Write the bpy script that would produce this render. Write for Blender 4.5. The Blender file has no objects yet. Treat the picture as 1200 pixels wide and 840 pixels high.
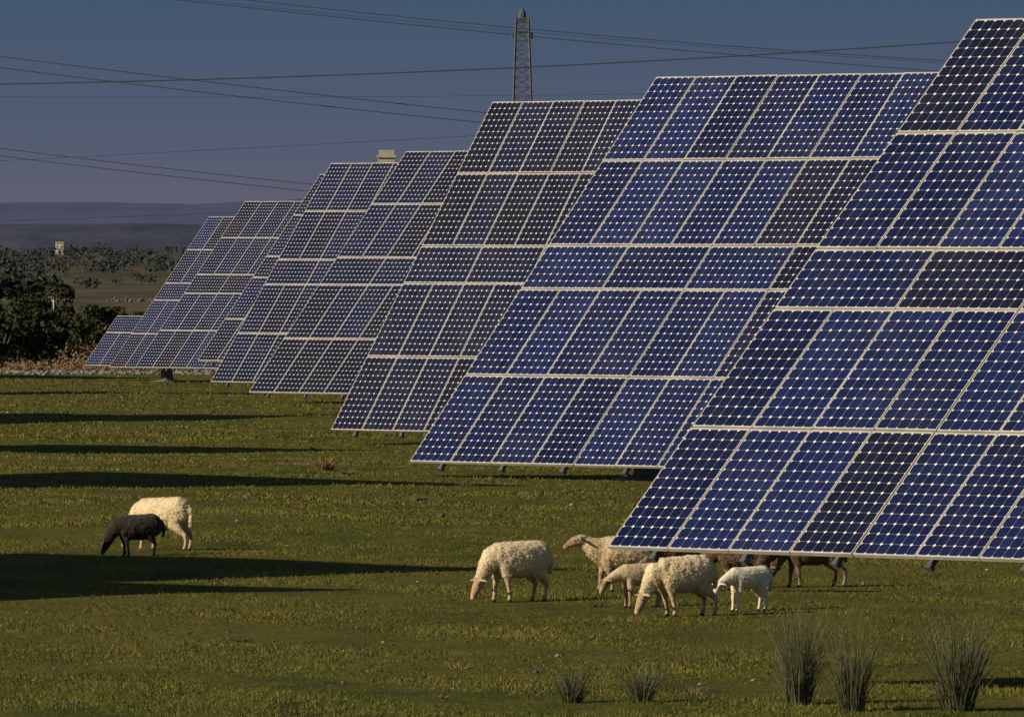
import bpy, bmesh, math, random
import numpy as np
from mathutils import Vector, Matrix, noise
random.seed(7); rng=np.random.default_rng(7)
scene=bpy.context.scene
D=bpy.data
R=math.radians
# ------------------------------------------------------------ helpers
def link(o,parent=None):
    scene.collection.objects.link(o)
    if parent: o.parent=parent
    return o
def mesh_np(name,V,F,mats=(),attr=None,smooth=False,an='r'):
    """V (n,3), F (m,k)"""
    V=np.asarray(V,dtype=np.float32);F=np.asarray(F,dtype=np.int32)
    me=D.meshes.new(name);m,k=F.shape
    me.vertices.add(len(V));me.vertices.foreach_set('co',V.ravel())
    me.loops.add(m*k);me.loops.foreach_set('vertex_index',F.ravel())
    me.polygons.add(m)
    me.polygons.foreach_set('loop_start',np.arange(0,m*k,k,dtype=np.int32))
    me.polygons.foreach_set('loop_total',np.full(m,k,dtype=np.int32))
    if smooth: me.polygons.foreach_set('use_smooth',np.ones(m,dtype=bool))
    me.update(calc_edges=True)
    for mt in mats: me.materials.append(mt)
    if attr is not None:
        a=me.attributes.new(an,'FLOAT','POINT');a.data.foreach_set('value',np.asarray(attr,dtype=np.float32))
    return me
def bm_mesh(name,bm,mats=(),smooth=False):
    me=D.meshes.new(name);bm.to_mesh(me);bm.free()
    for m in mats: me.materials.append(m)
    if smooth:
        for p in me.polygons:p.use_smooth=True
    return me
def box(bm,x0,x1,y0,y1,z0,z1,mi=0):
    vs=[bm.verts.new((x,y,z)) for z in(z0,z1) for y in(y0,y1) for x in(x0,x1)]
    for f in((0,2,3,1),(4,5,7,6),(0,1,5,4),(2,6,7,3),(0,4,6,2),(1,3,7,5)):
        fa=bm.faces.new([vs[i] for i in f]);fa.material_index=mi
def beam(bm,a,b,r,n=4,mi=0,r2=None):
    a=Vector(a);b=Vector(b);t=(b-a).normalized()
    s=t.cross(Vector((0,0,1)))
    if s.length<1e-3:s=Vector((1,0,0))
    s.normalize();u=s.cross(t)
    if r2 is None:r2=r
    A=[];B=[]
    for i in range(n):
        g=2*math.pi*(i+.5)/n
        o=s*math.cos(g)+u*math.sin(g)
        A.append(bm.verts.new(a+o*r));B.append(bm.verts.new(b+o*r2))
    for i in range(n):
        j=(i+1)%n
        f=bm.faces.new((A[i],A[j],B[j],B[i]));f.material_index=mi
    f=bm.faces.new(A[::-1]);f.material_index=mi
    f=bm.faces.new(B);f.material_index=mi
class NT:
    def __init__(s,name):
        s.m=D.materials.new(name);s.m.use_nodes=True;s.t=s.m.node_tree
        s.b=s.t.nodes['Principled BSDF']
    def n(s,ty,**k):
        x=s.t.nodes.new(ty)
        for a,v in k.items():setattr(x,a,v)
        return x
    def l(s,a,b):s.t.links.new(a,b)
    def math(s,op,a,b=None,c=None):
        x=s.n('ShaderNodeMath',operation=op)
        for i,v in enumerate((a,b,c)):
            if v is None:continue
            if isinstance(v,(int,float)):x.inputs[i].default_value=v
            else:s.l(v,x.inputs[i])
        return x.outputs[0]
    def mix(s,f,a,b,bt='MIX'):
        x=s.n('ShaderNodeMix',data_type='RGBA',blend_type=bt)
        for i,v in((0,f),(6,a),(7,b)):
            if isinstance(v,(int,float)):x.inputs[i].default_value=v
            elif isinstance(v,tuple):x.inputs[i].default_value=(*v,1)
            else:s.l(v,x.inputs[i])
        return x.outputs[2]
    def noise(s,scale,detail=4,rough=.55,vec=None,sc=None):
        x=s.n('ShaderNodeTexNoise');x.inputs['Scale'].default_value=scale
        x.inputs['Detail'].default_value=detail;x.inputs['Roughness'].default_value=rough
        if vec is not None:
            if sc:
                mp=s.n('ShaderNodeMapping');mp.inputs['Scale'].default_value=sc
                s.l(vec,mp.inputs['Vector']);vec=mp.outputs[0]
            s.l(vec,x.inputs['Vector'])
        return x.outputs['Fac']
    def ramp(s,f,pts):
        x=s.n('ShaderNodeValToRGB');e=x.color_ramp.elements
        while len(e)<len(pts):e.new(.5)
        for q,(p,c) in zip(e,pts):
            q.position=p;q.color=(*c,1) if isinstance(c,tuple) else (c,c,c,1)
        s.l(f,x.inputs[0]);return x.outputs[0]
    def pos(s):return s.n('ShaderNodeNewGeometry').outputs['Position']
    def bump(s,h,st=.4,dist=.02):
        x=s.n('ShaderNodeBump');x.inputs['Strength'].default_value=st;x.inputs['Distance'].default_value=dist
        s.l(h,x.inputs['Height']);s.l(x.outputs[0],s.b.inputs['Normal'])
def simple(name,c1,c2,scale=5,rough=.8,metal=0,bump=None):
    t=NT(name);p=t.n('ShaderNodeTexCoord').outputs['Object']
    f=t.noise(scale,5,.6,p)
    t.l(t.ramp(f,[(.3,c1),(.7,c2)]),t.b.inputs['Base Color'])
    t.b.inputs['Roughness'].default_value=rough;t.b.inputs['Metallic'].default_value=metal
    if bump:t.bump(f,.6,bump)
    return t.m
# ------------------------------------------------------------ terrain
def zg(x,y):
    x=np.asarray(x,dtype=float);y=np.asarray(y,dtype=float)
    z=np.interp(y,[-100,180,230,290,330,412,470,9000],[0,0,-.35,-.5,-.78,-1.1,-5,-5])
    w=.035*np.sin(x*.23+1.3+y*.05)+.03*np.sin(y*.17+x*.11)+.015*np.sin(x*.9+2*np.sin(y*.31))+.01*np.sin(y*.8+x*.5)
    return z+w
def gz(x,y):return float(zg(x,y))
t=NT('pasture');P=t.pos()
sep=t.n('ShaderNodeSeparateXYZ');t.l(P,sep.inputs[0])
big=t.noise(.12,4,.6,P,(1,.5,1));med=t.noise(.9,5,.65,P,(1,.35,1));fine=t.noise(14,4,.7,P)
c=t.ramp(med,[(.3,(.038,.048,.008)),(.5,(.10,.11,.015)),(.72,(.18,.155,.03))])
c=t.mix(t.ramp(big,[(.38,0.0),(.65,.6)]),c,(.15,.125,.028))
c=t.mix(t.ramp(fine,[(.3,.8),(.6,0.0)]),c,(.03,.032,.008))
ff=t.noise(.006,5,.6,P,(1,.28,1));f2=t.noise(.05,4,.6,P,(1,.2,1))
far=t.ramp(ff,[(.33,(.05,.055,.035)),(.46,(.12,.09,.055)),(.56,(.06,.07,.04)),(.66,(.14,.105,.07)),(.75,(.08,.078,.055))])
far=t.mix(t.ramp(f2,[(.45,0.0),(.6,.6)]),far,(.04,.042,.03))
edge=t.n('ShaderNodeMapRange');edge.inputs[1].default_value=395;edge.inputs[2].default_value=425
t.l(sep.outputs[1],edge.inputs[0])
c=t.mix(edge.outputs[0],c,far)
t.l(c,t.b.inputs['Base Color']);t.b.inputs['Roughness'].default_value=1;t.b.inputs['Specular IOR Level'].default_value=.1
t.bump(t.noise(9,5,.75,P),.9,.06)
M_ground=t.m
xs=np.unique(np.concatenate([np.arange(-30,30.1,.5),np.linspace(30,120,40),-np.linspace(30,120,40),np.linspace(120,9000,40),-np.linspace(120,9000,40)]))
ys=np.unique(np.concatenate([np.linspace(-200,80,30),np.arange(80,340,.5),np.linspace(340,480,120),np.linspace(480,1500,60),np.linspace(1500,14000,50)]))
X,Y=np.meshgrid(xs,ys);Z=zg(X,Y)
V=np.stack([X.ravel(),Y.ravel(),Z.ravel()],1)
nx=len(xs);ny=len(ys);i=np.arange(nx-1)[None,:]+np.arange(ny-1)[:,None]*nx
F=np.stack([i,i+1,i+nx+1,i+nx],-1).reshape(-1,4)
link(D.objects.new('ground',mesh_np('ground',V,F,[M_ground],smooth=True)))
def nz(x,y,s):
    return (np.sin(x*1.7*s+np.sin(y*1.1*s)*2)+np.sin(y*1.3*s+np.sin(x*.9*s+1)*2)+np.sin((x+y)*2.3*s))/3
def grass(n,y0,y1,hmin,hmax,wd,blades=3):
    y=y0+(y1-y0)*rng.random(n)**1.15
    x=(rng.random(n)*2-1)*(y*.055+3)
    k=nz(x,y*.6,.8)+.5*nz(x,y,3.1)
    keep=rng.random(n)<(.5+.5*k);x=x[keep];y=y[keep];k=k[keep];n=len(x)
    x=np.repeat(x,blades)+rng.normal(0,wd*1.4,n*blades);y=np.repeat(y,blades)+rng.normal(0,wd*1.4,n*blades);k=np.repeat(k,blades)
    N=len(x);z=zg(x,y)-.004;h=(hmin+(hmax-hmin)*rng.random(N)**2)*(1+.5*k)
    a=rng.random(N)*6.283;dx=np.cos(a)*wd/2;dy=np.sin(a)*wd/2
    lx=rng.normal(0,.5,N)*h;ly=rng.normal(0,.5,N)*h
    V=np.empty((N,3,3));V[:,0]=np.stack([x-dx,y-dy,z],1);V[:,1]=np.stack([x+dx,y+dy,z],1);V[:,2]=np.stack([x+lx,y+ly,z+h],1)
    r=np.repeat(np.clip(rng.random(N)*.65+.35*(k*.6+.5),0,1),3)
    return V.reshape(-1,3),r
Vs=[];Rs=[]
for a in((240000,85,160,.012,.046,.011),(90000,150,240,.015,.05,.024),(40000,230,415,.02,.07,.05)):
    v,r=grass(*a);Vs.append(v);Rs.append(r)
V=np.concatenate(Vs);r=np.concatenate(Rs)
t=NT('grass_blades');at=t.n('ShaderNodeAttribute',attribute_name='r')
c=t.ramp(at.outputs['Fac'],[(0,(.028,.04,.007)),(.4,(.08,.092,.012)),(.75,(.145,.14,.02)),(1,(.28,.22,.07))])
P=t.pos();b1=t.noise(.35,2,.6,P,(1,.5,1))
c=t.mix(t.ramp(b1,[(.4,0.0),(.65,.55)]),c,(.16,.125,.03))
t.l(c,t.b.inputs['Base Color']);t.b.inputs['Roughness'].default_value=.8;t.b.inputs['Specular IOR Level'].default_value=.15
me=mesh_np('grass',V,np.arange(len(V)).reshape(-1,3),[t.m],r)
link(D.objects.new('grass',me))
# ------------------------------------------------------------ solar trackers
A=R(62);E=R(25)
PHI=R(47);TH=R(41.4)
L=1.56;W1=.808;PW=.82;GAP=.02;LH=.785
t=NT('solar_cells')
uv=t.n('ShaderNodeUVMap');s=t.n('ShaderNodeSeparateXYZ');t.l(uv.outputs[0],s.inputs[0])
fx=t.math('ABSOLUTE',t.math('SUBTRACT',t.math('FRACT',s.outputs[0]),.5))
fy=t.math('ABSOLUTE',t.math('SUBTRACT',t.math('FRACT',s.outputs[1]),.5))
dia=t.math('GREATER_THAN',t.math('ADD',fx,fy),.845)
gr=t.math('MULTIPLY',t.math('GREATER_THAN',t.math('MAXIMUM',fx,fy),.489),.4)
wm=t.math('MAXIMUM',dia,gr)
pid=t.n('ShaderNodeAttribute',attribute_name='pid').outputs['Fac'];oi=t.n('ShaderNodeObjectInfo')
sd=t.math('ADD',pid,t.math('MULTIPLY',oi.outputs['Random'],517.3))
wn=t.n('ShaderNodeTexWhiteNoise',noise_dimensions='1D');t.l(sd,wn.inputs['W'])
sc=t.n('ShaderNodeSeparateColor');t.l(oi.outputs['Color'],sc.inputs[0])
dark=t.math('MULTIPLY',t.math('LESS_THAN',wn.outputs['Value'],sc.outputs[0]),.75)
s2=t.n('ShaderNodeSeparateColor');t.l(wn.outputs['Color'],s2.inputs[0])
blue=t.mix(s2.outputs[1],(.006,.010,.050),(.012,.021,.098))
blue=t.mix(sc.outputs[1],blue,(.012,.014,.034))
drk=t.mix(s2.outputs[2],(.008,.008,.015),(.010,.011,.028))
base=t.mix(dark,blue,drk)
cw=t.n('ShaderNodeTexWhiteNoise',noise_dimensions='3D');cb=t.n('ShaderNodeCombineXYZ')
t.l(t.math('FLOOR',s.outputs[0]),cb.inputs[0]);t.l(t.math('FLOOR',s.outputs[1]),cb.inputs[1]);t.l(sd,cb.inputs[2]);t.l(cb.outputs[0],cw.inputs['Vector'])
base=t.mix(t.math('MULTIPLY',cw.outputs['Value'],.5),base,(.004,.005,.014))
base=t.mix(wm,base,(.72,.70,.64))
dn=t.noise(.8,5,.65,t.n('ShaderNodeTexCoord').outputs['Object'])
base=t.mix(t.ramp(dn,[(.45,0.0),(.8,.06)]),base,(.20,.19,.18))
t.l(base,t.b.inputs['Base Color']);t.b.inputs['IOR'].default_value=1.38
t.l(t.ramp(dn,[(.3,.08),(.7,.24)]),t.b.inputs['Roughness'])
M_cell=t.m
M_frame=simple('anodised_frame',(.34,.32,.28),(.52,.48,.42),2,.55,.0)
M_steel=simple('galvanised_steel',(.07,.07,.07),(.13,.13,.13),6,.6,.3)
M_back=simple('white_backsheet',(.5,.5,.5),(.6,.6,.6),2,.7)
M_conc=simple('concrete',(.10,.095,.08),(.16,.15,.13),6,.9,0,.01)
def array_mesh(rows,ncol):
    bm=bmesh.new();uvl=bm.loops.layers.uv.new('UVMap');pl=bm.faces.layers.float.new('pid')
    y=0;k=1;rj=random.Random(3)
    Wd=ncol*PW
    for row in rows:
        if row=='P':w,h,p,n=W1,L,PW,ncol
        else:w,h,p,n=2*PW-.014,LH,2*PW,ncol//2
        for c in range(n):
            x=c*p+(p-w)/2+rj.uniform(-.002,.002);fw=.0125;fh=.017;k+=1;dz=rj.uniform(-.004,.004)
            y0=y+rj.uniform(-.004,.004)
            box(bm,x,x+w,y0,y0+fh,-.04,dz,1);box(bm,x,x+w,y0+h-fh,y0+h,-.04,dz,1)
            box(bm,x,x+fw,y0+fh,y0+h-fh,-.04,dz,1);box(bm,x+w-fw,x+w,y0+fh,y0+h-fh,-.04,dz,1)
            q=[(x+fw,y0+fh),(x+w-fw,y0+fh),(x+w-fw,y0+h-fh),(x+fw,y0+h-fh)]
            f=bm.faces.new([bm.verts.new((a,b,dz-.006)) for a,b in q]);f.material_index=0;f[pl]=k*1.37
            nu,nv=(6,12) if row=='P' else (12,6)
            for lp,(a,b) in zip(f.loops,((0,0),(nu,0),(nu,nv),(0,nv))):lp[uvl].uv=(a,b)
            f=bm.faces.new([bm.verts.new((a,b,-.03)) for a,b in q[::-1]]);f.material_index=2
        y+=h+GAP
    S=y-GAP
    return bm_mesh('panel_array',bm,[M_cell,M_frame,M_back]),Wd,S
def rails_mesh(Wd,S):
    bm=bmesh.new();x=.62
    while x<Wd-.3:
        box(bm,x-.025,x+.025,-.07,S+.04,-.105,-.045);box(bm,x-.035,x+.035,-.085,-.04,-.115,-.05);x+=1.22
    for f in(.2,.5,.8):box(bm,.3,Wd-.3,S*f-.06,S*f+.06,-.27,-.11)
    for xx in(.35,.5,.65):
        box(bm,Wd*xx-.08,Wd*xx+.08,S*.12,S*.88,-.45,-.28)
    return bm_mesh('support_rails',bm,[M_steel])
def mast_mesh(h):
    bm=bmesh.new();beam(bm,(0,0,-.3),(0,0,h-.5),.24,20,0,.2);beam(bm,(0,0,h-.55),(0,0,h-.28),.3,20);box(bm,-.35,.35,-.25,.25,h-.35,h-.2)
    beam(bm,(0,0,-.5),(0,0,.03),.6,24,1);beam(bm,(0,0,.02),(0,0,.07),.36,16)
    for k in range(8):
        a=k*math.pi/4;beam(bm,(.32*math.cos(a),.32*math.sin(a),.06),(.32*math.cos(a),.32*math.sin(a),.11),.02,6)
    box(bm,.2,.42,-.15,.15,1.1,1.6)
    return bm_mesh('mast',bm,[M_steel,M_conc])
big=array_mesh('PPLPP',14);bigr=rails_mesh(big[1],big[2])
sm=array_mesh('PL',8);smr=rails_mesh(sm[1],sm[2])
def tracker(x,y,zb,dark,grey=0,dth=0,dphi=0,kind=big,rl=None):
    rl=rl or bigr;me,Wd,S=kind;phi=PHI+R(dphi);th=TH+R(dth)
    u=Vector((math.cos(phi),-math.sin(phi),0));v=Vector((math.sin(th)*math.sin(phi),math.sin(th)*math.cos(phi),math.cos(th)));n=u.cross(v)
    P=Vector((x,y,zb));C=P+u*Wd/2+v*S/2-n*.45
    g=gz(C.x,C.y);e=D.objects.new('solar_tracker',None);link(e);e.location=(C.x,C.y,g)
    M=Matrix((( u.x,v.x,n.x,P.x-C.x),(u.y,v.y,n.y,P.y-C.y),(u.z,v.z,n.z,P.z-g),(0,0,0,1)))
    for nm,m in(('panel_array',me),('support_rails',rl)):
        o=D.objects.new(nm,m);link(o,e);o.matrix_local=M;o.color=(dark,grey,0,1)
    o=D.objects.new('mast',mast_mesh(C.z-g));link(o,e);o.rotation_euler[2]=-phi
for a in((.906,97.1,1.346,.22,0,3.1),(-1.41,140.9,1.188,.15,0,0),(-3.25,183.7,.81,.45,.8,-7.6),(-5.81,226,.832,.5,.6,0),(-7.86,267,.47,.45,.5,-4.9),(-8.98,292.7,.715,.4,.5,0),(-12.1,329,.05,.3,.4,0),(-14.3,363.6,-.39,.25,.2,0)):
    tracker(*a)
tracker(-15.5,371,-.42,.2,0,0,0,sm,smr)
# neighbouring row to the left of the picture (its shadows cross the field)
for a in((-22.3,129),(-25.2,121.5),(-23.3,177),(-26.1,218),(-28.3,263),(-30,320),(-36,378)):  # second entry: extra unseen tracker, added to thicken the nearest shadow band
    tracker(a[0],a[1],gz(a[0]+6,a[1])+1.15,.4)
# ------------------------------------------------------------ sheep
def tube(bm,pts,n=14):
    pts=[(Vector(p),a,b) for p,a,b in pts];rings=[]
    for i,(p,rh,rw) in enumerate(pts):
        tn=(pts[min(i+1,len(pts)-1)][0]-pts[max(i-1,0)][0]).normalized()
        sd=Vector((0,1,0));sd=(sd-tn*sd.dot(tn))
        if sd.length<.2:sd=Vector((1,0,0))-tn*tn.x
        sd.normalize();up=tn.cross(sd)
        rings.append([bm.verts.new(p+sd*rw*math.cos(2*math.pi*k/n)+up*rh*math.sin(2*math.pi*k/n)) for k in range(n)])
    for a,b in zip(rings,rings[1:]):
        for k in range(n):bm.faces.new((a[k],a[(k+1)%n],b[(k+1)%n],b[k]))
    for rg,i,j in((rings[0],0,1),(rings[-1],-1,-2)):
        dv=(pts[i][0]-pts[j][0]).normalized()*min(pts[i][1],pts[i][2])*.55
        c=bm.verts.new(pts[i][0]+dv)
        for k in range(n):
            f=(rg[k],rg[(k+1)%n],c);bm.faces.new(f if i else f[::-1])
def fleece(name,wa,wb,skin,mark=None):
    t=NT(name);at=t.n('ShaderNodeAttribute',attribute_name='wool').outputs['Fac'];p=t.n('ShaderNodeTexCoord').outputs['Object']
    n1=t.noise(5,5,.65,p);n2=t.noise(45,4,.7,p)
    c=t.ramp(n1,[(.3,wa),(.7,wb)]);c=t.mix(t.ramp(n2,[(.3,.35),(.6,0.0)]),c,tuple(q*.6 for q in wa))
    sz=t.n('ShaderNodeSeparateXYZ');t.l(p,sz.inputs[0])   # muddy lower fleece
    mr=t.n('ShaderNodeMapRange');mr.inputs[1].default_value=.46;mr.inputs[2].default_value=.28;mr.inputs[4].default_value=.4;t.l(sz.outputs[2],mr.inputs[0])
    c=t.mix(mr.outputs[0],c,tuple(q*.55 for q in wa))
    sk=t.ramp(t.noise(12,4,.6,p),[(.35,skin),(.65,mark or skin)])
    c=t.mix(at,sk,c)
    hf=t.n('ShaderNodeAttribute',attribute_name='hoof').outputs['Fac'];c=t.mix(hf,c,(.03,.025,.02))
    t.l(c,t.b.inputs['Base Color']);t.b.inputs['Roughness'].default_value=.95;t.b.inputs['Specular IOR Level'].default_value=.1
    t.b.inputs['Sheen Weight'].default_value=.15
    return t.m
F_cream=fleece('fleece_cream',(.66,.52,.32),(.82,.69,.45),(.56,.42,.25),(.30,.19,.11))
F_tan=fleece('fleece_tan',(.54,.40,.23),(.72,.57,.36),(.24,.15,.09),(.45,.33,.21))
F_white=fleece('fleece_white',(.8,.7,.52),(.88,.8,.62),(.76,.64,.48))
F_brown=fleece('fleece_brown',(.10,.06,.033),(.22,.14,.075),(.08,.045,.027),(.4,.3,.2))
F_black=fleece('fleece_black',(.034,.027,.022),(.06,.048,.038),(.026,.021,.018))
M_eye=simple('eye',(.01,.008,.006),(.015,.01,.008),3,.15)
def sheep(name,x,y,head,scale,mat,pose='graze',lamb=False,seed=0):
    rd=random.Random(seed);bm=bmesh.new()
    g=.80 if lamb else 1.0   # girth
    body=[(-.41,.54,.07,.06),(-.385,.535,.13,.11),(-.31,.53,.178,.155),(-.2,.515,.195,.178),(-.06,.495,.208,.192),(.08,.488,.21,.188),(.19,.50,.198,.165),(.27,.525,.165,.135)]
    if pose=='graze':
        nk=[(.34,.50,.135,.105),(.405,.42,.105,.08),(.455,.32,.08,.062)]
        hd=[(.49,.245,.07,.058),(.525,.18,.064,.052),(.555,.12,.048,.04),(.578,.07,.037,.033),(.588,.045,.028,.027)]
    elif pose=='fwd':
        nk=[(.36,.56,.125,.10),(.44,.60,.10,.078),(.50,.635,.085,.065)]
        hd=[(.55,.655,.075,.06),(.61,.64,.066,.053),(.67,.605,.05,.04),(.72,.57,.038,.033),(.74,.555,.028,.027)]
    else: # low, nosing
        nk=[(.36,.51,.13,.10),(.45,.48,.10,.078),(.52,.44,.08,.06)]
        hd=[(.565,.415,.07,.058),(.61,.36,.062,.05),(.645,.30,.048,.04),(.67,.25,.036,.032),(.68,.23,.028,.026)]
    yb=rd.uniform(-.05,.05)
    pts=[((a,0,b+ (0.02 if lamb else 0)),c*g,d*g) for a,b,c,d in body]+[((a,yb*.5,b),c*g,d*g) for a,b,c,d in nk]+[((a,yb,b),c*.98,d) for a,b,c,d in hd]
    tube(bm,pts,16)
    H0=Vector((hd[0][0],yb,hd[0][1]));H1=Vector((hd[-1][0],yb,hd[-1][1]));hdir=(H1-H0).normalized();upv=Vector((0,1,0)).cross(hdir);upv=-upv if upv.dot(Vector((1,0,1)))<0 else upv
    for s_ in(-1,1):
        e0=H0+hdir*.01+Vector((0,s_*.045,0))+upv*.035
        e1=e0+Vector((0,s_*.05,0))+upv*.005-hdir*.012;e2=e1+Vector((0,s_*.05,0))-upv*.02+hdir*.0;e3=e2+Vector((0,s_*.025,0))-upv*.015
        tube(bm,[(e0,.014,.02),(e1,.014,.028),(e2,.013,.024),(e3,.01,.012)],8)
    for s_ in(-1,1):
        o=rd.uniform(-.08,.08);yy=s_*.095*g
        tube(bm,[((.2,yy*.85,.50),.1*g,.07*g),((.205,yy,.40),.075*g,.055*g),((.20+o*.3,yy,.30),.05,.042),((.205+o*.6,yy,.225),.034,.032),((.20+o*.8,yy,.14),.023,.022),((.195+o,yy,.065),.026,.025),((.205+o,yy,.035),.026,.026),((.212+o,yy,.004),.034,.03)],10)
        o=rd.uniform(-.09,.09);yy=s_*.09*g
        tube(bm,[((-.28,yy*.8,.52),.13*g,.08*g),((-.24,yy,.42),.115*g,.07*g),((-.22+o*.3,yy*1.05,.345),.08*g,.052),((-.29+o*.6,yy*1.05,.265),.048,.038),((-.345+o*.8,yy,.21),.032,.028),((-.335+o,yy,.13),.023,.021),((-.325+o,yy,.065),.025,.025),((-.312+o,yy,.035),.026,.026),((-.305+o,yy,.004),.034,.03)],10)
    tube(bm,[((-.40,0,.60),.035,.03),((-.445,.005,.52),.03,.03),((-.455,.01,.42),.024,.024),((-.45,.0,.33 if not lamb else .3),.018,.018)],8)
    bmesh.ops.recalc_face_normals(bm,faces=bm.faces)
    me=bm_mesh('tmp',bm);ob=D.objects.new('tmp',me);scene.collection.objects.link(ob)
    m=ob.modifiers.new('r','REMESH');m.mode='VOXEL';m.voxel_size=.0115
    m=ob.modifiers.new('s','SMOOTH');m.factor=.5;m.iterations=3
    dg=bpy.context.evaluated_depsgraph_get();me2=D.meshes.new_from_object(ob.evaluated_get(dg))
    D.objects.remove(ob);me2.name=name;me2.materials.clear();me2.materials.append(mat)
    wz=.25 if not lamb else .27
    wool=[];hoof=[];new=[];off=Vector((seed*3.1,seed*1.7,0))
    for v in me2.vertices:
        co=v.co;w=min(1,max(0,(co.z-wz+.03*noise.noise(co*20))/.05))
        dd=(co-H0).dot(hdir)+.01*noise.noise(co*25)
        near=(co-H0).length<.33 and (pose!='graze' or co.x>.36)
        if near:
            w=max(w,1 if co.x>.38 and dd<-.01 else w)
            w=min(w,max(0,min(1,(-.005-dd)/.02))) if co.x>.38 else w
            if dd<-.01 and co.x>.38:w=1
        wool.append(w);hoof.append(1.0 if co.z<.035 and (pose!='graze' or co.x<.42) else 0.0)
        a=(.5 if lamb else 1)*w
        d=a*(.010*noise.noise(co*6+off)+.009*noise.noise(co*17+off)+.006*noise.noise(co*48+off)+.006)
        new.append(co+v.normal*d)
    # wool locks standing off the fleece
    LV=[];ll=.010 if not lamb else .006
    for v,c,w in zip(me2.vertices,new,wool):
        if w<.7: continue
        n=v.normal
        for q in range(1):
            rv=Vector((rd.gauss(0,1),rd.gauss(0,1),rd.gauss(0,1)));tg=n.cross(rv)
            if tg.length<1e-3: continue
            tg.normalize();b=c+Vector((rd.gauss(0,.004),rd.gauss(0,.004),rd.gauss(0,.004)))-n*.003
            tip=b+n*ll*rd.uniform(.5,1)+rv*.0045-Vector((0,0,.004))
            LV+=[tuple(b-tg*.0055),tuple(b+tg*.0055),tuple(tip)]
    for v,c in zip(me2.vertices,new):v.co=c
    for nm,dat in(('wool',wool),('hoof',hoof)):
        at=me2.attributes.new(nm,'FLOAT','POINT');at.data.foreach_set('value',dat)
    for p in me2.polygons:p.use_smooth=True
    o=D.objects.new(name,me2);link(o);o.location=(x,y,gz(x,y)-.004);o.rotation_euler[2]=R(head);o.scale=(scale,)*3
    lm=mesh_np('wool_locks',LV,np.arange(len(LV)).reshape(-1,3),[mat],np.ones(len(LV)),False,'wool')
    link(D.objects.new('wool_locks',lm),o)
    bm=bmesh.new()
    for s_ in(-1,1):
        bmesh.ops.create_icosphere(bm,subdivisions=2,radius=.011,matrix=Matrix.Translation(H0+hdir*.055+Vector((0,s_*.05,0))+upv*.022))
    e=D.objects.new('eyes',bm_mesh('eyes',bm,[M_eye],True));link(e,o)
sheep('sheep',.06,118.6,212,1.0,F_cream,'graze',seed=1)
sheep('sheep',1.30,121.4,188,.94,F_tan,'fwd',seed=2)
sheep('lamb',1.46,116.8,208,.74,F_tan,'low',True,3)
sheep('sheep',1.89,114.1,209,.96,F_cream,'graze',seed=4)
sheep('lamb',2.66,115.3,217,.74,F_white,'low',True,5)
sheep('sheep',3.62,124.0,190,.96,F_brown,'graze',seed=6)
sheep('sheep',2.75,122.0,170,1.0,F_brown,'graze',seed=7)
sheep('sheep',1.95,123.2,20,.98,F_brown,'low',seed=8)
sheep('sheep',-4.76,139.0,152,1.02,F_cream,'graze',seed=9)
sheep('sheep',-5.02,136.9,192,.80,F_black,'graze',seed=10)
# ------------------------------------------------------------ rushes & small plants
M_rush=simple('rush_stems',(.04,.048,.018),(.12,.115,.05),22,.75)
M_dry=simple('dry_stems',(.16,.10,.045),(.26,.17,.08),8,.9)
def tussock(name,x,y,h,spread,n,mat,w=.006):
    Vs=[];Fs=[];r=random.Random(int(x*100+y))
    for i in range(n):
        a=r.uniform(0,6.283);b=r.random()**.6*spread*.38;hh=h*(r.uniform(.25,1)**.7)*(1-.3*b/spread);ln=spread*(r.random()**.8)*(.6+.8*r.random())
        p0=Vector((x+math.cos(a)*b,y+math.sin(a)*b,0));p0.z=gz(p0.x,p0.y)-.01
        dr=Vector((math.cos(a),math.sin(a),0))+Vector((r.uniform(-.4,.4),r.uniform(-.4,.4),0))
        q=r.uniform(0,3.14);sd=Vector((math.cos(q),math.sin(q),0))*w
        k=len(Vs)
        for j in range(4):
            f=j/3;p=p0+Vector((0,0,hh*(f-.06*f*f)))+dr*ln*f**1.5
            ww=sd*(1-f*.8);Vs+= [p-ww,p+ww]
        for j in range(3):Fs.append((k+2*j,k+2*j+1,k+2*j+3,k+2*j+2))
    me=mesh_np(name,[tuple(v) for v in Vs],Fs,[mat]);link(D.objects.new(name,me))
for x,y,h,s,n in((.56,94.7,.42,.2,260),(1.2,94.5,.47,.22,300),(2.62,93.4,1.06,.29,460),(3.06,92.2,.93,.28,400),(4.02,92.3,1.03,.38,600)):
    tussock('rush_tussock',x,y,h,s,n,M_rush,.0038)
tussock('dry_shrub',-3.5,191,.28,.35,220,M_dry,.012)
tussock('dry_shrub',-3.0,187,.14,.25,120,M_dry,.012)
for k in range(34):
    y=random.uniform(90,240);x=random.uniform(-1,1)*y*.052
    tussock('grass_tuft',x,y,random.uniform(.06,.13),random.uniform(.1,.2),60,M_rush if k%2 else M_dry,.006)
def quads(C,size,aspect=.6):
    n=len(C);a=rng.normal(size=(n,3));a/=np.linalg.norm(a,axis=1)[:,None]
    b=rng.normal(size=(n,3));b-=a*(a*b).sum(1)[:,None];b/=np.linalg.norm(b,axis=1)[:,None]
    s=(size*(.6+.8*rng.random(n)))[:,None]
    V=np.stack([C-a*s,C-b*s*aspect,C+a*s,C+b*s*aspect],1).reshape(-1,3)
    return V,np.arange(4*n).reshape(-1,4)
cs=[]
for i in range(110):
    x=rng.uniform(-20,-12.6);y=rng.uniform(404,418);r=rng.uniform(.4,1.5)*(1 if x>-18 else .3);z=gz(x,y)
    c=rng.normal(size=(150,3))*[r*.5,r*.5,r*.42];c[:,2]=np.abs(c[:,2]);cs.append(c+[x,y,z])
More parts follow.
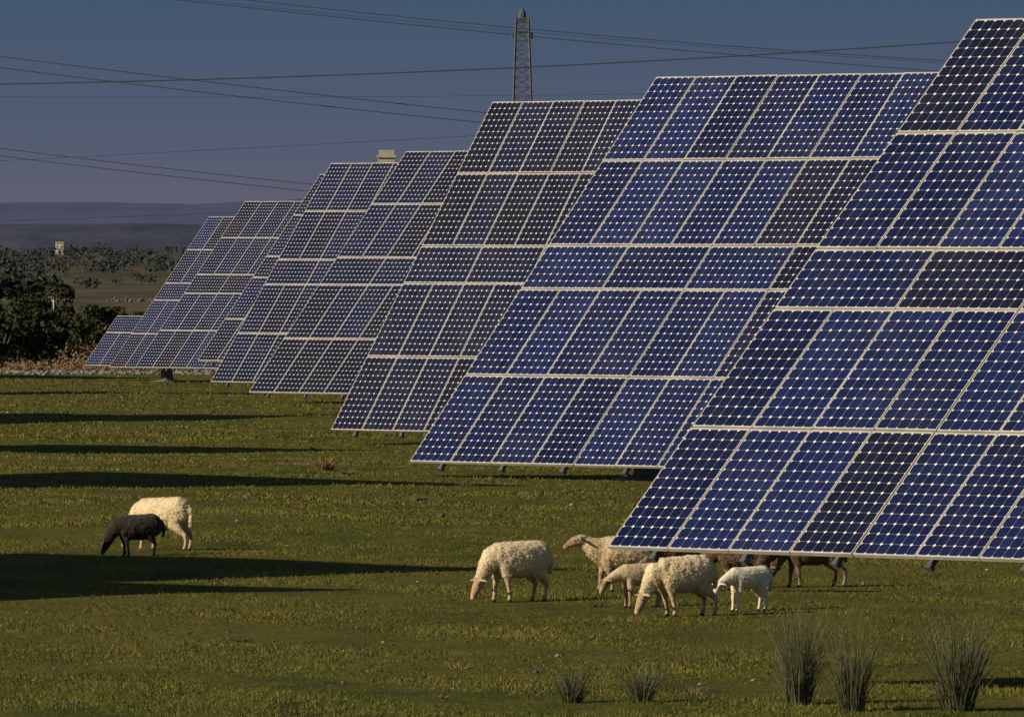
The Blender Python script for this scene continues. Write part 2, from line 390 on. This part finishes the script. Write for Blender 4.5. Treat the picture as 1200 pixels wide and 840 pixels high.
V,F=quads(np.concatenate(cs),.08,.3)
link(D.objects.new('dry_brush',mesh_np('dry_brush',V,F,[M_dry])))
# stones
def stones(name,pts,mat):
    bm=bmesh.new()
    for x,y,r in pts:
        k=bmesh.ops.create_icosphere(bm,subdivisions=1,radius=r)['verts']
        sx,sy,sz=random.uniform(.8,1.5),random.uniform(.8,1.3),random.uniform(.4,.8);z=gz(x,y)
        for v in k:
            q=1+random.uniform(-.2,.2);v.co=Vector((v.co.x*sx*q+x,v.co.y*sy*q+y,v.co.z*sz*q+z+r*.15))
    link(D.objects.new(name,bm_mesh(name,bm,[mat])))
M_stone=simple('stone',(.18,.16,.13),(.36,.33,.28),4,.9,0,.01)
M_grav=simple('gravel_stone',(.12,.11,.10),(.24,.22,.2),.6,.9)
M_dark=simple('dark_stone',(.05,.045,.04),(.12,.11,.1),4,.9,0,.01)
pts=[]
for i in range(300):
    y=85+250*random.random()**1.3;pts.append((random.uniform(-1,1)*(y*.055+4),y,random.choice((.008,.010,.013,.016,.024))*(.7+y/250)))
stones('scattered_stones',pts,M_stone)
pts=[];
for i in range(520):
    y=85+200*random.random()**1.3;pts.append((random.uniform(-1,1)*(y*.055+4),y,random.uniform(.012,.035)))
pts+=[(-1.55,165,.1),(-1.45,165.2,.07),(-1.07,155,.08)]
stones('dark_stones',pts,M_dark)
stones('gravel',[(random.uniform(-34,-9),random.uniform(388,411),random.choice((.05,.07,.09,.13))) for i in range(1100)],M_grav)
# ------------------------------------------------------------ trees
def leafmat(name,a,b):
    t=NT(name);c=t.ramp(t.noise(.9,3,.6,t.pos()),[(.3,a),(.7,b)])
    t.l(c,t.b.inputs['Base Color']);t.b.inputs['Roughness'].default_value=.75;t.b.inputs['Specular IOR Level'].default_value=.2;return t.m
M_leaf=leafmat('oak_leaves',(.016,.024,.009),(.045,.052,.018))
M_bark=simple('bark',(.05,.04,.03),(.11,.09,.07),6,.95)
def oak(name,x,y,h,r,n=3400):
    z=gz(x,y);e=D.objects.new(name,None);link(e);e.location=(x,y,z)
    bm=bmesh.new();tr=h*.24;beam(bm,(0,0,-.2),(.1,0,tr),.2,9,0,.14)
    bl=[]
    for i in range(17):
        a=rng.uniform(0,6.28);q=r*(.25+.65*rng.random());zz=tr+ (h-tr)*rng.uniform(.02,.85);q*= 1-.4*abs((zz-tr)/(h-tr)-.35)
        c=np.array([math.cos(a)*q,math.sin(a)*q,zz]);bl.append((c,r*rng.uniform(.22,.42)))
        beam(bm,(.1,0,tr*rng.uniform(.75,1)),tuple(c),.08,6,0,.02)
    bl.append((np.array([0,0,h*.84]),r*.32))
    o=D.objects.new('trunk',bm_mesh('trunk',bm,[M_bark]));link(o,e)
    C=[]
    for c,rr in bl:
        d=rng.normal(size=(n//len(bl),3));d/=np.linalg.norm(d,axis=1)[:,None];d*=(rr*rng.random(len(d))**.35)[:,None]
        d*=(1+.25*np.sin(d*9/rr*.6))
        C.append(c+d*[1,1,.75])
    V,F=quads(np.concatenate(C),.085,.6);o=D.objects.new('crown',mesh_np('crown',V,F,[M_leaf]));link(o,e)
for a in((-18.8,424,4.5,1.45),(-17.2,423,3.5,1.2),(-20.4,424,4.0,1.4),(-19.5,418,3.1,1.3),(-22,420,3.4,1.4),(-24.2,425,4.0,1.6),(-17.9,418,2.7,1.1),(-20.9,416,2.7,1.2),(-15.9,424,2.5,.9),(-20.8,540,6.2,1.9),(-19.0,546,5.6,1.6),(-27,440,4.5,1.8)):
    oak('holm_oak',*a)
def wood(name,n,y0,y1,xr,hr,mat,q=70,rows=None,wide=(.5,1.0)):
    cs=[];sz=[]
    for i in range(n):
        y=rng.uniform(y0,y1)
        if rows: y=rows[rng.integers(len(rows))]*(1+rng.normal()*.008)
        x=rng.uniform(*xr)*y/1000
        if rows and math.sin(x*.035+y*.01)+.6*math.sin(x*.011+y)<-.45: continue
        h=rng.uniform(*hr);r=h*rng.uniform(*wide)
        d=rng.normal(size=(q,3));d/=np.linalg.norm(d,axis=1)[:,None];d*=(rng.random(q)**.4)[:,None]
        cs.append(d*[r,r,h*.5]*(1+.2*rng.normal(size=(q,1)))+[x,y,-5+h*.45]);sz.append(np.full(q,r*.17))
    C=np.concatenate(cs);S=np.concatenate(sz);V,F=quads(C,1.0,.6)
    V=(V.reshape(-1,4,3)-C[:,None])*S[:,None,None]+C[:,None]
    link(D.objects.new(name,mesh_np(name,V.reshape(-1,3),F,[mat])))
wood('woodland',26,850,1300,(-62,20),(.8,1.8),leafmat('wood_near',(.03,.036,.018),(.06,.062,.034)),110)
wood('woodland',26,1480,1640,(-58,-45.5),(2.4,4.6),leafmat('wood_mid',(.020,.026,.018),(.036,.04,.026)),120)
wood('woodland',110,1700,2300,(-62,60),(1.0,2.3),leafmat('wood_mid2',(.034,.038,.03),(.056,.056,.042)),80)
wood('woodland',1500,2700,5200,(-62,62),(1.6,5.0),leafmat('wood_far_hazed',(.028,.036,.038),(.045,.05,.05)),40,rows=[2500,3000,3400,3900,4600,5200])  # distance haze painted into the bluish leaf colour
bm=bmesh.new()
beam(bm,(0,0,-.2),(0,0,1.6),.12,6,0,.09)
for i in range(16):
    a=rng.uniform(0,6.28);z=rng.uniform(.9,1.8);l=rng.uniform(.5,1.2);beam(bm,(0,0,z),(math.cos(a)*l,math.sin(a)*l,z+l*.7),.05,4,0,.015)
o=D.objects.new('dry_tree',bm_mesh('dry_tree',bm,[simple('pale_wood',(.4,.36,.3),(.55,.5,.42),3)]));link(o);o.location=(-54,1207,-5)
# low broken dry-stone wall across the plain
bm=bmesh.new()
for i in range(420):
    x=-80+random.random()*70
    if math.sin(x*.35)+.5*math.sin(x*1.1)<-.35: continue
    r=random.uniform(.12,.3);k=bmesh.ops.create_icosphere(bm,subdivisions=1,radius=r)['verts'];c=Vector((x,1420+math.sin(x*.2)*3+random.gauss(0,.3),-4.95+random.random()**2*.35))
    for v in k:v.co=v.co*random.uniform(.85,1.15)+c
link(D.objects.new('dry_stone_wall',bm_mesh('dry_stone_wall',bm,[simple('wall_stone',(.09,.085,.075),(.17,.155,.14),.5,.9)])))
# ------------------------------------------------------------ hills
def hills(name,y0,y1,top,seed,mat,va=1.0):
    xs=np.linspace(-4000,4000,900);ys=np.linspace(y0,y1,24);X,Y=np.meshgrid(xs,ys);n=len(xs)
    pr=top*(.84+va*(.12*np.sin(xs/170+seed)+.05*np.sin(xs/67+seed*2)+.02*np.sin(xs/27+seed)+.012*np.sin(xs/9.3)+.008*np.sin(xs/3.9+1)))
    f=np.sin(np.clip((Y-y0)/(y1-y0),0,1)*math.pi)**.8
    Z=-6+f*(pr[None,:]+6)+f*.5*np.sin(X/31+Y/53)*np.sin(Y/41)
    V=np.stack([X.ravel(),Y.ravel(),Z.ravel()],1);i=np.arange(n-1)[None,:]+np.arange(23)[:,None]*n
    link(D.objects.new(name,mesh_np(name,V,np.stack([i,i+1,i+n+1,i+n],-1).reshape(-1,4),[mat],smooth=True)))
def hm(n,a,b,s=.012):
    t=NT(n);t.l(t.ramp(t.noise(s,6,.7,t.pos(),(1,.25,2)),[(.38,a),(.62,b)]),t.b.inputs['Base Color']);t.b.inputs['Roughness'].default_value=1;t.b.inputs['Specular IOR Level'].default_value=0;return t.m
hills('hills',7000,9500,38,1.1,hm('hill_far_hazed',(.082,.096,.185),(.10,.11,.20)),.6)  # aerial haze put into the purple-blue base colour
hills('hills',5500,6300,10.5,3.0,hm('hill_near_hazed',(.05,.06,.095),(.08,.086,.12),.03),1.0)  # nearer ridge, haze also mixed into its base colour
# ------------------------------------------------------------ farm house on the plain
M_wall=simple('whitewash',(.5,.43,.3),(.6,.52,.38),1,.9);M_roof=simple('roof_tiles',(.28,.2,.14),(.36,.27,.2),2,.9);M_win=simple('window_dark',(.03,.03,.035),(.05,.05,.06),1,.3)
e=D.objects.new('white_house',None);link(e);e.location=(-212,4800,-5)
bm=bmesh.new();box(bm,-1.9,1.9,-2,2,0,5.2)
link(D.objects.new('walls',bm_mesh('walls',bm,[M_wall])),e)
bm=bmesh.new();v=[bm.verts.new(p) for p in((-2.1,-2.3,5.2),(2.1,-2.3,5.2),(2.1,2.3,5.2),(-2.1,2.3,5.2),(-2.1,0,5.9),(2.1,0,5.9))]
for f in((0,1,5,4),(2,3,4,5),(0,4,3),(1,2,5),(3,2,1,0)):bm.faces.new([v[i] for i in f])
link(D.objects.new('roof',bm_mesh('roof',bm,[M_roof])),e)
bm=bmesh.new()
for xx in(-1.1,1.1):box(bm,xx-.3,xx+.3,-2.03,-2.003,3.2,4.2)
box(bm,-.5,.5,-2.03,-2.003,0.02,2.1)
link(D.objects.new('windows_and_door',bm_mesh('windows',bm,[M_win])),e)
M_plast=simple('plaster',(.3,.27,.22),(.42,.38,.31),1,.9)
e=D.objects.new('transformer_tower',None);link(e);e.location=(-14.7,1200,-5)
bm=bmesh.new();box(bm,-1.0,1.0,-1.1,1.1,0,18.3);box(bm,-1.15,1.15,-1.3,1.3,18.3,18.6);box(bm,-.9,.9,-1.0,1.0,18.6,19.2)
link(D.objects.new('shaft',bm_mesh('shaft',bm,[M_plast])),e)
bm=bmesh.new();box(bm,-.4,.4,-1.13,-1.103,16.6,17.6);box(bm,-.5,.5,-1.13,-1.103,.1,2.3)
link(D.objects.new('openings',bm_mesh('openings',bm,[M_win])),e)
# ------------------------------------------------------------ lattice pylon + power lines
M_pyl=simple('pylon_steel',(.05,.05,.055),(.09,.09,.1),1,.7)
M_wire=simple('cable',(.04,.04,.045),(.055,.055,.06),1,.6)
bm=bmesh.new();H=28.2
def wd(z):return 1.45-(1.45-.55)*min(1,z/H)
z=0
while z<H-.01:
    z2=min(H,z+max(.8,wd(z)*1.15));a=wd(z);b=wd(z2);ca=[(-a,-a),(a,-a),(a,a),(-a,a)];cb=[(-b,-b),(b,-b),(b,b),(-b,b)]
    for k in range(4):
        j=(k+1)%4
        beam(bm,(*ca[k],z),(*cb[k],z2),.11);beam(bm,(*ca[k],z),(*cb[j],z2),.06);beam(bm,(*ca[j],z),(*cb[k],z2),.06);beam(bm,(*cb[k],z2),(*cb[j],z2),.06)
    z=z2
box(bm,-.6,.6,-.6,.6,H,H+.1);beam(bm,(0,0,H),(0,0,H+.5),.36,8);beam(bm,(0,0,H+.5),(0,0,H+.9),.36,8,0,.12)
for zz in(H-1.2,):
    beam(bm,(-.9,0,zz),(.9,0,zz),.08)
    for q in(-.85,.85):beam(bm,(q,0,zz),(q,0,zz-.5),.1,6)
pyl=D.objects.new('lattice_pylon',None);link(pyl);pyl.location=(.9,900,-5)
link(D.objects.new('lattice',bm_mesh('lattice',bm,[M_pyl])),pyl)
def wire(y,a,b,c,x0=-160,x1=160,r=.035,dy=0):
    bm=bmesh.new();xs=np.linspace(x0,x1,41);p=[(x,y+dy*x,a+b*x+c*x*x) for x in xs]
    for q,w in zip(p,p[1:]):beam(bm,q,w,r,5)
    link(D.objects.new('power_line',bm_mesh('power_line',bm,[M_wire])))
wire(700,15.68,.0461,.000411,r=.045)
wire(800,19.9,-.096,.0003,r=.035);wire(800,20.45,-.0935,.0005,r=.035);wire(800,20.2,-.088,.0004,r=.02)
wire(702,12.45,-.103,.00035,r=.032);wire(702,11.75,-.100,.00038,r=.032)
wire(900,7.0,-.090,.0004,r=.034);wire(900,6.4,-.088,.00042,r=.034)
wire(905,13.2,.055,.00005,r=.02);wire(760,14.6,.01,.0002,r=.016)
wire(900,7.0,.033,.0,r=.022);wire(900,3.0,.016,0,r=.024)
# ------------------------------------------------------------ light, sky
w=D.worlds.new('World');scene.world=w;w.use_nodes=True;nt=w.node_tree;nt.nodes.clear()
N=nt.nodes.new;K=nt.links.new
out=N('ShaderNodeOutputWorld');mx=N('ShaderNodeMixShader');b1=N('ShaderNodeBackground');b2=N('ShaderNodeBackground')
sk=N('ShaderNodeTexSky');sk.sky_type='NISHITA';sk.sun_disc=False;sk.sun_elevation=E;sk.sun_rotation=math.pi+A;sk.air_density=1.0;sk.dust_density=.6
K(sk.outputs[0],b2.inputs[0]);b2.inputs[1].default_value=.05
tc=N('ShaderNodeTexCoord');sp=N('ShaderNodeSeparateXYZ');K(tc.outputs['Generated'],sp.inputs[0])
mr=N('ShaderNodeMapRange');mr.inputs[1].default_value=0;mr.inputs[2].default_value=.03;K(sp.outputs[2],mr.inputs[0])
rp=N('ShaderNodeValToRGB');e=rp.color_ramp.elements;e[0].position=.05;e[0].color=(.125,.118,.162,1);e[1].position=.95;e[1].color=(.044,.090,.158,1)
q=e.new(.3);q.color=(.088,.108,.168,1)
K(mr.outputs[0],rp.inputs[0]);K(rp.outputs[0],b1.inputs[0])
m2=N('ShaderNodeMapRange');m2.inputs[1].default_value=.04;m2.inputs[2].default_value=.3;m2.interpolation_type='SMOOTHSTEP';K(sp.outputs[2],m2.inputs[0])
K(m2.outputs[0],mx.inputs[0]);K(b1.outputs[0],mx.inputs[1]);K(b2.outputs[0],mx.inputs[2]);K(mx.outputs[0],out.inputs[0])
sl=D.lights.new('sun','SUN');sl.energy=5.0;sl.angle=R(.5);sl.color=(1,.87,.66)
so=D.objects.new('sun',sl);link(so)
dr=Vector((math.sin(A)*math.cos(E),math.cos(A)*math.cos(E),-math.sin(E)));so.rotation_euler=dr.to_track_quat('-Z','Y').to_euler();so.location=(-40,60,50)
cam=D.cameras.new('camera');cam.lens=360;cam.sensor_width=36;cam.clip_start=1;cam.clip_end=30000
co=D.objects.new('camera',cam);link(co);co.location=(0,0,4.3);co.rotation_euler=(R(90)-145/12000,0,0);scene.camera=co
scene.view_settings.view_transform='Standard';scene.view_settings.look='None';scene.view_settings.exposure=0
